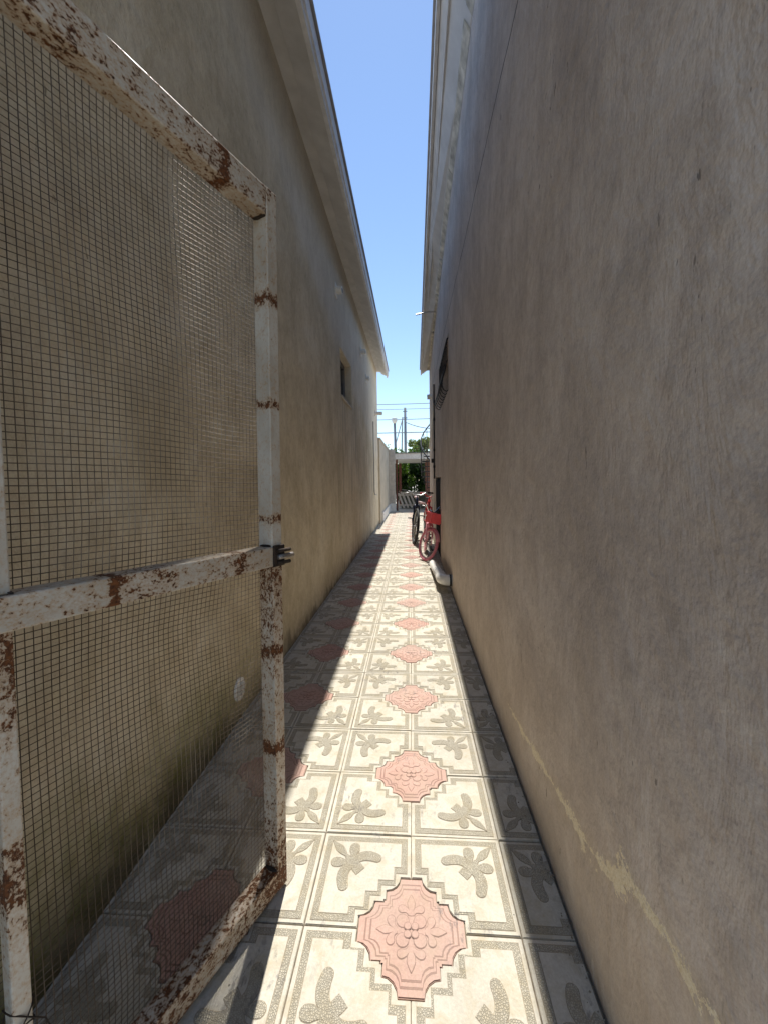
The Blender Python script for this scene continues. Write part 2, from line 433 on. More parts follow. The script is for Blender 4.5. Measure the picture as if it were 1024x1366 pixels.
def stroke(pts, ws):
    """tapered round-ended stroke as a closed polygon"""
    L, Rr = [], []
    n = len(pts)
    for i in range(n):
        a = Vector(pts[max(i - 1, 0)]); b = Vector(pts[min(i + 1, n - 1)])
        d = (b - a).normalized(); nn = Vector((-d.y, d.x)); p = Vector(pts[i])
        L.append(tuple(p + nn * ws[i])); Rr.append(tuple(p - nn * ws[i]))
    d = (Vector(pts[-1]) - Vector(pts[-2])).normalized(); e = Vector(pts[-1]); w = ws[-1]
    a0 = math.degrees(math.atan2(d.y, d.x))
    cap = [(e.x + w * math.cos(math.radians(a0 + t)), e.y + w * math.sin(math.radians(a0 + t))) for t in (60, 30, 0, -30, -60)]
    return L + cap + Rr[::-1]
def bez(p0, p1, p2, n=7):
    return [((1 - t) ** 2 * p0[0] + 2 * t * (1 - t) * p1[0] + t * t * p2[0], (1 - t) ** 2 * p0[1] + 2 * t * (1 - t) * p1[1] + t * t * p2[1]) for t in [i / n for i in range(n + 1)]]
def circle(c, r, n=14): return [(c[0] + r * math.cos(2 * math.pi * i / n), c[1] + r * math.sin(2 * math.pi * i / n)) for i in range(n)]
def lerp_ws(ws, n):
    out = []
    for i in range(n):
        t = i / (n - 1) * (len(ws) - 1); k = min(int(t), len(ws) - 2); out.append(ws[k] + (ws[k + 1] - ws[k]) * (t - k))
    return out
def fleur(grow):
    sh = []
    sh.append(stroke([(.161, .161), (.173, .173), (.198, .198), (.216, .216)], [w + grow for w in (.0165, .0165, .012, .004)]))
    leaf = bez((.213, .213), (.24, .24), (.266, .266), 8)
    sh.append(stroke(leaf, [w + grow for w in lerp_ws([.003, .0105, .0125, .007, .0005], 9)]))
    for sw in (0, 1):
        F = (lambda p: (p[1], p[0])) if sw else (lambda p: p)
        st = [F(p) for p in bez((.196, .198), (.189, .218), (.189, .244), 7)]
        sh.append(stroke(st, [w + grow for w in lerp_ws([.0045, .0045, .010, .0165, .0160], 8)]))
        ar = [F(p) for p in bez((.190, .180), (.170, .230), (.112, .209), 9)]
        sh.append(stroke(ar, [w + grow for w in lerp_ws([.010, .0135, .0155, .0165, .0145], 10)]))
    return sh
def make_tile():
    b = MB()
    P = tile_outline(.0018, R + .0040); b.poly(P, -.0022, .03, 0)
    P = tile_outline(.0032, R + .0054); b.poly(P, 0.0, .004, 0)
    b.poly(tile_outline(.0125, R + .0145, QS), .0005, .001, 2)
    b.poly(tile_outline(.0143, R + .0165, QS), .0011, .002, 1)
    b.poly(tile_outline(.0315, R + .0335, QS), .0015, .002, 2)
    b.poly(tile_outline(.0333, R + .0355, QS), .0022, .003, 0)
    for i, p in enumerate(fleur(.0016)): b.poly(p, .0026 + i * .00008, .001, 2)
    for i, p in enumerate(fleur(0.0)): b.poly(p, .0034 + i * .0001, .001, 1)
    me = b.mesh("tile", [M['cream'], M['band'], M['line']]); tri(me); return me
def make_medallion():
    b = MB(); zt = 0.001
    b.poly(medallion_outline(1.0), zt - .0025, .03, 0)
    b.poly(medallion_outline(.985), zt, .004, 0)
    b.poly(medallion_outline(.882), zt + .0003, .001, 1)
    b.poly(medallion_outline(.850), zt + .0006, .001, 0)
    b.poly(medallion_outline(.787), zt + .0009, .001, 1)
    b.poly(medallion_outline(.755), zt + .0012, .001, 0)
    def orn(g):
        sh = []
        for q in range(4):
            c, s_ = [(1, 0), (0, 1), (-1, 0), (0, -1)][q]
            ro = lambda p: ((p[0] * c - p[1] * s_) * R, (p[0] * s_ + p[1] * c) * R)
            sh.append(stroke([ro((0, y)) for y in (.26, .34, .42, .50, .58, .65)], [(w * R + g) for w in (.03, .035, .062, .072, .042, .004)]))
            for sg in (-1, 1):
                sh.append(stroke([ro((sg * x, y)) for x, y in bez((.03, .27), (.07, .38), (.18, .385), 5)], [(w * R + g) for w in lerp_ws([.022, .03, .055, .072], 6)]))
            sh.append(circle(ro((.165, .165)), .115 * R + g))
            sh.append(circle(ro((.07, .07)), .062 * R + g, 10))
        return sh
    o1 = orn(.0019); o2 = orn(0)
    order = sorted(range(len(o1)), key=lambda i: (i % 5 == 4))
    for j, i in enumerate(order): b.poly(o1[i], zt + .0014 + j * .00004 + (.0012 if i % 5 == 4 else 0), .001, 1)
    for j, i in enumerate(order): b.poly(o2[i], zt + .0021 + j * .00004 + (.0013 if i % 5 == 4 else 0), .001, 0)
    me = b.mesh("medallion", [M['pink'], M['pinkline']]); tri(me); return me
def cut_mesh(me, co, no):
    m2 = me.copy(); bm = bmesh.new(); bm.from_mesh(m2)
    bmesh.ops.bisect_plane(bm, geom=bm.verts[:] + bm.edges[:] + bm.faces[:], plane_co=co, plane_no=no, clear_outer=True)
    bm.to_mesh(m2); bm.free(); return m2
N0, N1 = -6, 49
pv = MB(); pv.box((XL + .002, Y0 + N0 * S, -.055), (XR - .002, Y0 + N1 * S, -.0065))
pav = tag(pv.build('pavement', M['grout']), kind='structure')
tile_me = make_tile(); med_me = make_medallion()
# the right-hand column is cut to width along the wall
cutw = XR - .010 - (X0 + S)
cut_a = cut_mesh(tile_me, (S - cutw, 0, 0), (-1, 0, 0))     # medallion beyond the cut, after flip below
cut_b = cut_mesh(tile_me, (0, S - cutw, 0), (0, -1, 0))
ROT = {(1, 1): 0, (-1, 1): 90, (-1, -1): 180, (1, -1): 270}
def put(name, me, x, y, rz, jit=True):
    o = bpy.data.objects.new(name, me); C.objects.link(o); o.parent = pav
    o.location = (x + random.uniform(-.0008, .0008), y + random.uniform(-.0008, .0008), random.uniform(-.0011, .0011))
    o.rotation_euler = (random.uniform(-.0035, .0035), random.uniform(-.0035, .0035), math.radians(rz) + random.uniform(-.0025, .0025))
    return o
for j in range(N0, N1):
    ym = Y0 + (j if j % 2 == 0 else j + 1) * S            # row of the medallion this tile touches
    dy = 1 if j % 2 == 0 else -1
    for i in range(-3, 1):
        xm = X0 + (i if i % 2 == 0 else i + 1) * S
        dx = 1 if i % 2 == 0 else -1
        put('tile', tile_me, xm, ym, ROT[(dx, dy)])
    # cut column: tile of the module centred at X0 + 2S
    put('tile', cut_a if dy == -1 else cut_b, X0 + 2 * S, ym, ROT[(-1, dy)])
    if j % 2 == 0:
        for xm in (X0, X0 - 2 * S):
            put('medallion', med_me, xm, ym, random.choice((0, 90, 180, 270)))

# ------------------------------------------------------------------ houses
def wall_face(b, X, sgn, ys, zs, holes, depth, topf=None, m=0):
    """wall sheet at X facing sgn*x with rectangular holes (y0,y1,z0,z1), reveals going inwards by depth"""
    Y = sorted(set(ys + [h[0] for h in holes] + [h[1] for h in holes]))
    Z = sorted(set(zs + [h[2] for h in holes] + [h[3] for h in holes]))
    zt = Z[-1]
    for a in range(len(Y) - 1):
        for c in range(len(Z) - 1):
            yc, zc = (Y[a] + Y[a + 1]) / 2, (Z[c] + Z[c + 1]) / 2
            if any(h[0] < yc < h[1] and h[2] < zc < h[3] for h in holes): continue
            zf = lambda z, y: topf(y) if (topf and z == zt) else z
            q = [(X, Y[a], Z[c]), (X, Y[a + 1], Z[c]), (X, Y[a + 1], zf(Z[c + 1], Y[a + 1])), (X, Y[a], zf(Z[c + 1], Y[a]))]
            if sgn < 0: q = q[::-1]
            b.add(q, [(0, 1, 2, 3)], m)
    for y0, y1, z0, z1 in holes:
        xi = X - sgn * depth
        for q in ([(X, y0, z0), (X, y0, z1), (xi, y0, z1), (xi, y0, z0)], [(X, y1, z0), (xi, y1, z0), (xi, y1, z1), (X, y1, z1)],
                  [(X, y0, z0), (xi, y0, z0), (xi, y1, z0), (X, y1, z0)], [(X, y0, z1), (X, y1, z1), (xi, y1, z1), (xi, y0, z1)]):
            b.add(q, [(0, 1, 2, 3)], m)
# ---- left house
YN, YF = -0.32, 11.35
lh = tag(empty('house', (XL, YF, 0)), 'house with warm grey-brown plastered side wall, small window and pale cornice, beside the open gate', 'house')
def lpart(b, name, mats, parent=lh, **kw):
    o = b.build(name, mats, None, **kw); o.parent = parent
    o.matrix_parent_inverse = Matrix.Translation((-parent.location[0], -parent.location[1], -parent.location[2])) if parent.parent is None else Matrix()
    return o
WL = (5.42, 6.42, 2.38, 3.0)
b = MB()
wall_face(b, XL, 1, [YN, YF], [-.05, 4.28], [WL], .16)
b.add([(XL, YF, -.05), (-7, YF, -.05), (-7, YF, 4.28), (XL, YF, 4.28)], [(0, 1, 2, 3)])
b.add([(XL, YN, -.05), (XL, YN, 4.28), (-7, YN, 4.28), (-7, YN, -.05)], [(0, 1, 2, 3)])
b.add([(-7, YN, -.05), (-7, YN, 4.28), (-7, YF, 4.28), (-7, YF, -.05)], [(0, 1, 2, 3)])
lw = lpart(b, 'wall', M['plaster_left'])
# eave: sloping soffit, stepped fascia
b = MB(); TX, TZ, JZ = -.60, 4.06, 4.21
def strip(b, prof, y0, y1, m=0):
    n = len(prof); b.add([(x, y0, z) for x, z in prof] + [(x, y1, z) for x, z in prof],
        [[i, (i + 1) % n, n + (i + 1) % n, n + i] for i in range(n)] + [list(range(n))[::-1], list(range(n, 2 * n))], m)
strip(b, [(XL - .3, JZ + .02), (XL + .001, JZ), (XL + .10, JZ - .012), (XL + .11, JZ - .055), (TX - .05, TZ + .03), (TX - .05, TZ + .14), (XL - .3, TZ + .30)], YN - .2, YF + .10)
ev = lpart(b, 'eave', M['soffit'])
b = MB(); strip(b, [(TX - .048, TZ - .01), (TX - .015, TZ - .012), (TX - .012, TZ + .03), (TX, TZ + .032), (TX, TZ + .16), (TX - .048, TZ + .16)], YN - .21, YF + .13)
lpart(b, 'fascia', M['fascia'])
b = MB(); strip(b, [(TX + .02, TZ + .165), (TX + .02, TZ + .18), (-4, TZ + 1.1), (-7.3, TZ + .2), (-7.3, TZ + .165), (-4, TZ + .9)], YN - .25, YF + .16)
lpart(b, 'roof', M['rooftin'])
# window
wx = XL - .13
b = MB(); y0, y1, z0, z1 = WL
for q in [((wx - .03, y0, z0), (wx + .03, y0 + .05, z1)), ((wx - .03, y1 - .05, z0), (wx + .03, y1, z1)), ((wx - .03, y0 + .05, z0), (wx + .03, y1 - .05, z0 + .05)),
          ((wx - .03, y0 + .05, z1 - .05), (wx + .03, y1 - .05, z1)), ((wx - .026, (y0 + y1) / 2 - .03, z0 + .05), (wx + .026, (y0 + y1) / 2 + .03, z1 - .05))]: b.box(*q)
wf = lpart(b, 'window', M['frame'])
for q in range(2):
    ya = y0 + .05 + q * ((y1 - y0) / 2 - .02); yb = ya + (y1 - y0) / 2 - .08
    b = MB(); b.box((wx - .008, ya, z0 + .05), (wx + .004, yb, z1 - .05)); o = b.build('pane', M['glass'], wf)
b = MB(); b.box((XL - .16, y0 - .0, z0 - .03), (XL + .018, y1 + .0, z0 - .002)); b.build('sill', M['concrete'], wf)
# stub pipes high on the wall, each with a wall plate
for (y, z, L_) in ((5.19, 3.60, .07), (7.71, 3.62, .08), (8.52, 3.33, .06), (10.6, 2.95, .17)):
    b = MB(); b.box((XL + .001, y - .075, z - .075), (XL + .014, y + .075, z + .075))
    sp = lpart(b, 'spout_plate', M['white'], bevel=.004)
    b = MB(); b.tube([(XL + .012, y, z), (XL + .014 + L_, y, z - .004)], .045, 14)
    o = b.build('spout', M['pvc'], sp)
    b = MB(); b.tube([(XL + .0145 + L_, y, z - .004), (XL + .0152 + L_, y, z - .004)], .036, 14); b.build('spout_bore', M['black'], o)
# thin conduit at the far end of the wall
b = MB(); b.tube([(XL + .012, 9.9, 2.65), (XL + .012, 9.9, .95), (XL + .012, 10.05, .88), (XL + .03, 10.35, .86)], .009, 6); lpart(b, 'conduit', M['frame'])
# round white vent cover with its slots
vy, vz = 1.99, .165
b = MB()
ring = [(math.cos(2 * math.pi * i / 24), math.sin(2 * math.pi * i / 24)) for i in range(24)]
o_ = 0
b.v += [(XL + .002, vy + c * .060, vz + s_ * .060) for c, s_ in ring] + [(XL + .012, vy + c * .058, vz + s_ * .058) for c, s_ in ring] + [(XL + .014, vy + c * .044, vz + s_ * .044) for c, s_ in ring] + [(XL + .0125, vy + c * .042, vz + s_ * .042) for c, s_ in ring]
for k_ in range(3):
    for i in range(24):
        j = (i + 1) % 24; b.face([k_ * 24 + i, k_ * 24 + j, k_ * 24 + 24 + j, k_ * 24 + 24 + i])
b.face([72 + i for i in range(24)])
vc = lpart(b, 'vent_cover', M['ventwhite'])
for i in range(5):
    zz = vz - .028 + i * .014; XL_ = XL + .0035; hw = math.sqrt(max(.0, .040 ** 2 - (zz - vz) ** 2))
    b = MB(); b.add([(XL_ + .0085, vy - hw, zz - .003), (XL_ + .0085, vy + hw, zz - .003), (XL_ + .0165, vy + hw, zz + .004), (XL_ + .0165, vy - hw, zz + .004),
                     (XL_ + .0085, vy - hw, zz - .005), (XL_ + .0085, vy + hw, zz - .005), (XL_ + .0165, vy + hw, zz + .0025), (XL_ + .0165, vy - hw, zz + .0025)],
                    [(0, 1, 2, 3), (7, 6, 5, 4), (2, 6, 7, 3), (0, 4, 5, 1), (0, 3, 7, 4), (1, 5, 6, 2)])
    b.build('vent_slat', M['ventwhite'], vc)

# ---- right house
RYF = 9.75
rh = tag(empty('house', (XR, RYF, 0)), 'house with brown-grey scraped plaster side wall and sagging overhang, above the bicycles', 'house')
def rpart(b, name, mats, **kw): return lpart(b, name, mats, rh, **kw)
jz = lambda y: 4.37 - .087 * (y - 2.95)
tz = lambda y: 4.68 - .157 * (y - 3.23)
tx = lambda y: .215 + .003 * (y - 3.2)
WR = (4.85, 6.25, 2.28, 2.92); DR = (6.22, 7.42, .02, 1.27)
b = MB()
wall_face(b, XR, -1, [YN, 1.5, 3, RYF], [-.05, 1.5, 3.4], [WR, DR], .20, lambda y: jz(y) + .25)
b.add([(XR, RYF, -.05), (XR, RYF, jz(RYF) + .25), (7, RYF, jz(RYF) + .25), (7, RYF, -.05)], [(0, 1, 2, 3)])
b.add([(XR, YN, -.05), (7, YN, -.05), (7, YN, jz(YN) + .25), (XR, YN, jz(YN) + .25)], [(0, 1, 2, 3)])
b.add([(7, YN, -.05), (7, RYF, -.05), (7, RYF, jz(RYF) + .25), (7, YN, jz(YN) + .25)], [(0, 1, 2, 3)])
rpart(b, 'wall', M['plaster_right'])
def rstrip(b, prof, ys, m=0):
    """profile given as functions of y"""
    rows = [[(px(y), y, pz(y)) for px, pz in prof] for y in ys]; n = len(prof); o = len(b.v)
    for r_ in rows: b.v += r_
    for k_ in range(len(ys) - 1):
        for i in range(n):
            j = (i + 1) % n; b.face([o + k_ * n + i, o + k_ * n + j, o + (k_ + 1) * n + j, o + (k_ + 1) * n + i], m)
    b.face([o + i for i in range(n)][::-1], m); b.face([o + (len(ys) - 1) * n + i for i in range(n)], m)
cst = lambda c: (lambda y: c)
ys = [YN - .2, 1, 3, 6, RYF - .05]
b = MB()
rstrip(b, [(cst(XR + .3), lambda y: jz(y) + .02), (cst(XR - .001), jz), (lambda y: tx(y) + .028, lambda y: tz(y) + .012), (lambda y: tx(y) + .028, lambda y: tz(y) + .10), (cst(XR + .3), lambda y: tz(y) + .22)], ys)
rpart(b, 'eave', M['soffit'])
b = MB()
rstrip(b, [(tx, tz), (lambda y: tx(y) + .026, lambda y: tz(y) + .002), (lambda y: tx(y) + .026, lambda y: tz(y) + .13), (tx, lambda y: tz(y) + .13)], [YN - .22, 1, 3, 6, RYF - .02])
rpart(b, 'fascia', M['fascia'])
b = MB()
rstrip(b, [(lambda y: tx(y) + .06, lambda y: tz(y) * .75 + jz(y) * .25 - .004), (lambda y: tx(y) + .075, lambda y: tz(y) * .7 + jz(y) * .3 - .012), (lambda y: tx(y) + .09, lambda y: tz(y) * .66 + jz(y) * .34 + .01)], [YN - .2, 1, 3, 6, RYF - .06])
rpart(b, 'batten', M['soffit'])
b = MB()
rstrip(b, [(lambda y: tx(y) - .02, lambda y: tz(y) + .135), (lambda y: tx(y) - .02, lambda y: tz(y) + .15), (cst(7.2), lambda y: tz(y) + 1.0), (cst(7.2), lambda y: tz(y) + .98)], [YN - .25, 1, 3, 6, RYF + .02])
rpart(b, 'roof', M['rooftin'])
# broken lengths of yellowed board left along the wall under the overhang
y = YN
while y < RYF - .2:
    ln = random.uniform(.5, 1.3); y2 = min(y + ln, RYF - .1)
    b = MB(); w = random.uniform(.030, .045); dz = random.uniform(-.004, .004)
    rstrip(b, [(cst(XR - .002), lambda q: jz(q) - .045 + dz), (cst(XR - .002), lambda q: jz(q) - .004 + dz), (cst(XR - .012 - w), lambda q: jz(q) + (tz(q) - jz(q)) * .22 - .012 + dz), (cst(XR - .006 - w), lambda q: jz(q) + (tz(q) - jz(q)) * .18 - .03 + dz)], [y, y2])
    rpart(b, 'trim_board', M['peel'])
    y = y2 + random.choice((.006, .01, .05, .10))
# rod sticking out of the overhang
b = MB(); b.tube([(XR + .0, 7.0, jz(7.0) - .02), (.30, 6.95, jz(7) - .03), (.10, 6.9, jz(7) - .09)], .012, 6); rpart(b, 'rod', M['alu'])
# barred window
y0, y1, z0, z1 = WR; wx = XR + .15
b = MB()
for q in [((wx - .03, y0, z0), (wx + .03, y0 + .05, z1)), ((wx - .03, y1 - .05, z0), (wx + .03, y1, z1)), ((wx - .03, y0 + .05, z0), (wx + .03, y1 - .05, z0 + .05)),
          ((wx - .03, y0 + .05, z1 - .05), (wx + .03, y1 - .05, z1))]: b.box(*q)
wf = rpart(b, 'window', M['frame'])
b = MB(); b.box((wx - .006, y0 + .05, z0 + .05), (wx + .006, y1 - .05, z1 - .05)); b.build('pane', M['glass'], wf)
for i in range(8):
    yb = y0 + .06 + i * (y1 - y0 - .12) / 7
    b = MB()
    prof = [(XR + .01, z1 - .03), (XR - .012, z1 - .06), (XR - .012, z0 + .34), (XR - .030, z0 + .24), (XR - .062, z0 + .14), (XR - .072, z0 + .07), (XR - .055, z0 + .015), (XR - .02, z0 - .01), (XR + .01, z0 + .01)]
    b.tube([(x, yb, z) for x, z in prof], .0060, 6); b.build('grille_bar', M['black'], wf, smooth=True)
for (x, z) in ((XR - .012, z1 - .06), (XR - .013, z0 + .34), (XR - .072, z0 + .07)):
    b = MB(); b.tube([(x, y0 + .03, z), (x, y1 - .03, z)], .009, 6); b.build('grille_rail', M['black'], wf, smooth=True)
# low dark door with a rounded head
y0, y1, z0, z1 = DR; dxp = XR + .003
b = MB()
prof = [(y0 + .01, z0), (y0 + .01, z1 - .12)] + [(y0 + .01 + .1 * (1 - math.cos(math.radians(a))), z1 - .12 + .1 * math.sin(math.radians(a))) for a in (30, 60, 90)] + [(y1 - .01, z1 - .02), (y1 - .01, z0)]
n = len(prof)
b.add([(dxp, y, z) for y, z in prof] + [(dxp + .04, y, z) for y, z in prof], [list(range(n)), list(range(2 * n - 1, n - 1, -1))] + [[i, n + i, n + (i + 1) % n, (i + 1) % n] for i in range(n)])
dr = rpart(b, 'door', M['doorblack'])
b = MB(); b.tube([(dxp - .02, y1 - .12, .62), (dxp - .035, y1 - .12, .66), (dxp - .035, y1 - .12, .78), (dxp - .02, y1 - .12, .82)], .008, 6); b.build('handle', M['alu'], dr)
b = MB(); b.box((XR + .18, y0 - .01, z0 - .01), (XR + .22, y1 + .01, z1 + .01)); rpart(b, 'door_recess', M['black'])
# spout, conduit and clamps beyond the door
b = MB(); b.tube([(XR - .001, 8.55, 2.93), (XR - .10, 8.55, 2.925)], .05, 14); o = rpart(b, 'spout', M['pvc'])
b = MB(); b.tube([(XR - .018, 7.55, 1.25), (XR - .018, 7.55, 2.95)], .013, 8); cd = rpart(b, 'conduit', M['black'])
for z in (1.45, 1.75, 2.3, 2.62):
    b = MB(); b.box((XR - .036, 7.525, z), (XR + .001, 7.575, z + .045)); b.build('clamp', M['black'], cd)
b = MB(); b.tube([(XR - .014, 7.6, 2.6), (XR - .03, 8.3, 2.25), (XR - .05, 9.0, 1.9)], .011, 6); rpart(b, 'cable', M['pvc'])
b = MB(); b.box((XR - .045, 8.05, 1.56), (XR - .001, 8.12, 1.64)); rpart(b, 'junction_box', M['black'], bevel=.006)

# ------------------------------------------------------------------ gate
GU = Vector((-.142, -.345, 0)).normalized()           # from the free end towards the hinge
GL = 1.36
hinge = Vector((-.395, 1.138, 0)) + GU * GL
ex = -GU; ez = Vector((0, 0, 1)); ey = ez.cross(ex)
sag = .029
ex2 = (ex * math.cos(sag) - ez * math.sin(sag)); ez2 = (ez * math.cos(sag) + ex * math.sin(sag))
gate = tag(empty('gate'), 'rusty white metal gate with wire mesh panels standing open against the left wall', 'gate')
gate.matrix_world = Matrix.Translation(hinge) @ Matrix((ex2, ey, ez2)).transposed().to_4x4()
GZ0, GZ1 = .052, 2.095
def gpart(b, name, mat, bevel=.003, smooth=False, parent=gate): return b.build(name, mat, parent, bevel=bevel, smooth=smooth)
D = .052; Wd = .04
zb = lambda z: z / 2.1
free_b = [(0, .5), (.045, .75), (.075, .55), (.16, .30), (.225, .28), (.232, .95), (.25, .28), (.33, .26), (.365, .38), (.373, 1), (.385, .40), (.44, .42), (.49, .58), (.515, .05), (.552, .02), (.560, .75), (.572, .05), (.68, .0), (.708, .0), (.716, .80), (.726, .05), (.84, .0), (.855, .85), (.868, .12), (.96, .1), (1, .5)]
mid_b = [(0, .2), (.12, .15), (.20, .10), (.275, .28), (.285, .75), (.32, .55), (.335, .12), (.40, .18), (.43, .40), (.46, .62), (.49, .70), (.52, .0), (.60, .02), (.70, 0), (.72, .6), (.74, 0), (1, .2)]
M['stile_free'] = rusty("rusty_white_stile", 2, 2.1, free_b, seed=1.2)
M['stile_mid'] = rusty("rusty_white_middle_stile", 2, 2.1, mid_b, seed=4.2)
M['rail_top'] = rusty("rusty_white_top_rail", 0, GL, [(0, .2), (.55, .3), (.62, .5), (.66, .28), (.76, .30), (.85, .42), (.865, .95), (.885, .30), (.95, .25), (.98, .7), (1, .8)], seed=6.7)
M['rail_mid'] = rusty("rusty_white_mid_rail", 0, GL, [(0, .3), (.50, .26), (.56, .22), (.635, .28), (.645, .95), (.66, .42), (.72, .42), (.76, .22), (.86, .34), (.885, .70), (.90, .30), (.96, .18), (1, .4)], seed=8.1)
M['rail_bot'] = rusty("rusty_white_bottom_rail", 0, GL, [(0, .4), (.5, .50), (.62, .35), (.72, .55), (.80, .38), (.90, .50), (.97, .75), (1, .9)], seed=9.9)
M['burnt'] = simple("burnt_weld", (.045, .032, .024), .85, .2, .5, 60, .5)
for x0_, mt in ((GL - Wd, M['stile_free']), (.703, M['stile_mid']), (0, M['stile_mid'])):
    if x0_ == .703:
        for za, zc in ((GZ0 + .0655, 1.0405), (1.0985, GZ1 - .0765)):
            b = MB(); b.box((x0_, .010, za), (x0_ + .027, D - .014, zc)); gpart(b, 'stile', mt)
    else:
        b = MB(); b.box((x0_, 0, GZ0), (x0_ + Wd, D, GZ1)); gpart(b, 'stile', mt)
b = MB(); b.box((Wd + .0005, .001, GZ1 - .076), (GL - Wd - .0005, D - .001, GZ1 - .001)); gpart(b, 'rail', M['rail_top'])
b = MB(); b.box((Wd + .0005, -.003, 1.041), (GL - Wd - .0005, D - .002, 1.098)); gpart(b, 'rail', M['rail_mid'])
b = MB(); b.box((Wd + .0005, .001, GZ0 + .001), (GL - Wd - .0005, D - .001, GZ0 + .065)); gpart(b, 'rail', M['rail_bot'])
# weld blobs at the corners
for (x, z) in ((GL - Wd - .002, 1.100), (GL - Wd - .002, 1.039), (GL - Wd - .002, GZ1 - .078), (GL - Wd - .003, GZ0 + .067), (.705 + .024, 1.1), (.705, 1.1)):
    bm = bmesh.new(); bmesh.ops.create_icosphere(bm, subdivisions=2, radius=.008)
    for v in bm.verts: v.co *= 1 + .45 * mnoise.noise(v.co * 130 + Vector((x * 9, z * 7, 0)))
    for v in bm.verts: v.co = Vector((v.co.x * .75 + x, v.co.y * 2.9 + .026, v.co.z * .5 + z))
    me = bpy.data.meshes.new('weld'); bm.to_mesh(me); bm.free(); me.materials.append(M['burnt'])
    o = bpy.data.objects.new('weld', me); C.objects.link(o); o.parent = gate
# latch: bracket wrapped round the stile with sliding bolt ends
b = MB(); b.box((GL - Wd - .002, -.0075, 1.040), (GL + .004, -.0005, 1.102)); b.box((GL + .0005, -.007, 1.042), (GL + .005, .045, 1.100))
la = gpart(b, 'latch', M['burnt'], .002)
for z, r_, L_ in ((1.086, .0055, .020), (1.068, .0075, .032), (1.050, .0055, .019)):
    b = MB(); b.tube([(GL - .03, -.013, z), (GL + L_, -.013, z)], r_, 10); b.build('bolt', M['dullsteel'] if r_ > .007 else M['burnt'], la, smooth=True)
# hinges
for z in (.35, 1.75):
    b = MB(); b.tube([(-.012, .02, z), (-.012, .02, z + .12)], .013, 10); b.box((-.008, .012, z + .02), (.0, .03, z + .1)); gpart(b, 'hinge', M['burnt'], 0)
# wire mesh, fixed behind the frame
def wires(z0, z1, seed):
    b = MB(); sp = .0127; x0, x1 = .012, GL - .030
    def off(x, z):
        e = min((x - x0), (x1 - x), .12) / .12; e2 = min((z - z0), (z1 - z), .12) / .12; e = max(0, min(e, 1)) * max(0, min(e2, 1))
        em = min(abs(x - .715), .1) / .1; e *= .3 + .7 * em
        p = Vector((x * 1.7, z * 1.7, seed))
        dy = mnoise.noise(p) * .032 * e
        dx = mnoise.noise(Vector((x * 3.1, z * 3.1, seed + 9))) * .007 * e + mnoise.noise(Vector((x * 60, z * 9, seed + 2))) * .0006
        dz = mnoise.noise(Vector((x * 2.6, z * 2.6, seed + 5))) * .013 * e + mnoise.noise(Vector((x * 9, z * 60, seed + 3))) * .0006
        return dx, dy, dz
    nx = int((x1 - x0) / sp); nz = int((z1 - z0) / sp)
    r_ = .00088
    for i in range(nx + 1):
        x = x0 + i * sp; k = max(10, int((z1 - z0) / .04)); pts = []
        for j in range(k + 1):
            z = z0 + (z1 - z0) * j / k; d = off(x, z); pts.append((x + d[0], D + .0014 + d[1], z + d[2]))
        b.tube(pts, r_, 4, cap=False)
    for j in range(nz + 1):
        z = z0 + j * sp; k = max(10, int((x1 - x0) / .04)); pts = []
        for i in range(k + 1):
            x = x0 + (x1 - x0) * i / k; d = off(x, z); pts.append((x + d[0], D + .0025 + d[1], z + d[2]))
        b.tube(pts, r_, 4, cap=False)
    o = b.build('wire_mesh', M['wire'], gate); o["kind"] = "stuff"; return o
wires(GZ0 + .012, 1.060, 1.0); wires(1.078, GZ1 - .022, 20.0)
# twist of tie wire round the middle stile
pts = []
for i in range(46):
    t = i / 45; a = t * 2 * math.pi * 2.6
    pts.append((.7165 + .019 * math.cos(a), .024 + .020 * math.sin(a), .36 + .05 * t + .012 * math.sin(a * 1.7)))
pts += [(.742, .0, .37), (.75, -.004, .34), (.735, .0, .315)]
b = MB(); b.tube(pts, .0012, 5); b.build('tie_wire', M['burnt'], gate, smooth=True)

# ------------------------------------------------------------------ white drain pipe by the right wall
pr = tag(empty('drain_pipe', (.33, 4.5, 0)), 'white plastic drain pipe bending out of the right wall onto the tiles', 'pipe')
def ppart(b, name, mat, **kw):
    o = b.build(name, mat, pr, **kw); o.matrix_parent_inverse = Matrix.Translation((-.33, -4.5, 0)); return o
PRr = .054; ez_ = .125
b = MB(); b.tube([(.325, 4.62, ez_ - .004), (.305, 5.15, .090), (.290, 5.66, PRr + .004)], PRr, 20); ppart(b, 'pipe_run', M['pvc'], smooth=True)
el = [(.325 + .085 - .085 * math.cos(math.radians(a)) - .0, 4.54 - .085 * math.sin(math.radians(a)), ez_) for a in range(0, 91, 10)]
b = MB(); b.tube([(.325, 4.66, ez_)] + el + [(XR + .002, 4.455, ez_)], PRr + .005, 20); ppart(b, 'elbow', M['pvc'], smooth=True)
b = MB(); b.tube([(.325, 4.645, ez_), (.325, 4.675, ez_ - .001)], PRr + .010, 20); ppart(b, 'collar', M['pvc'])
b = MB(); b.tube([(.312, 5.0, .101), (.311, 5.02, .0995)], PRr + .003, 20); ppart(b, 'collar', M['pvc'])
b = MB(); b.tube([(XR - .030, 4.455, ez_), (XR - .010, 4.455, ez_)], PRr + .011, 20); ppart(b, 'clamp', M['black'])

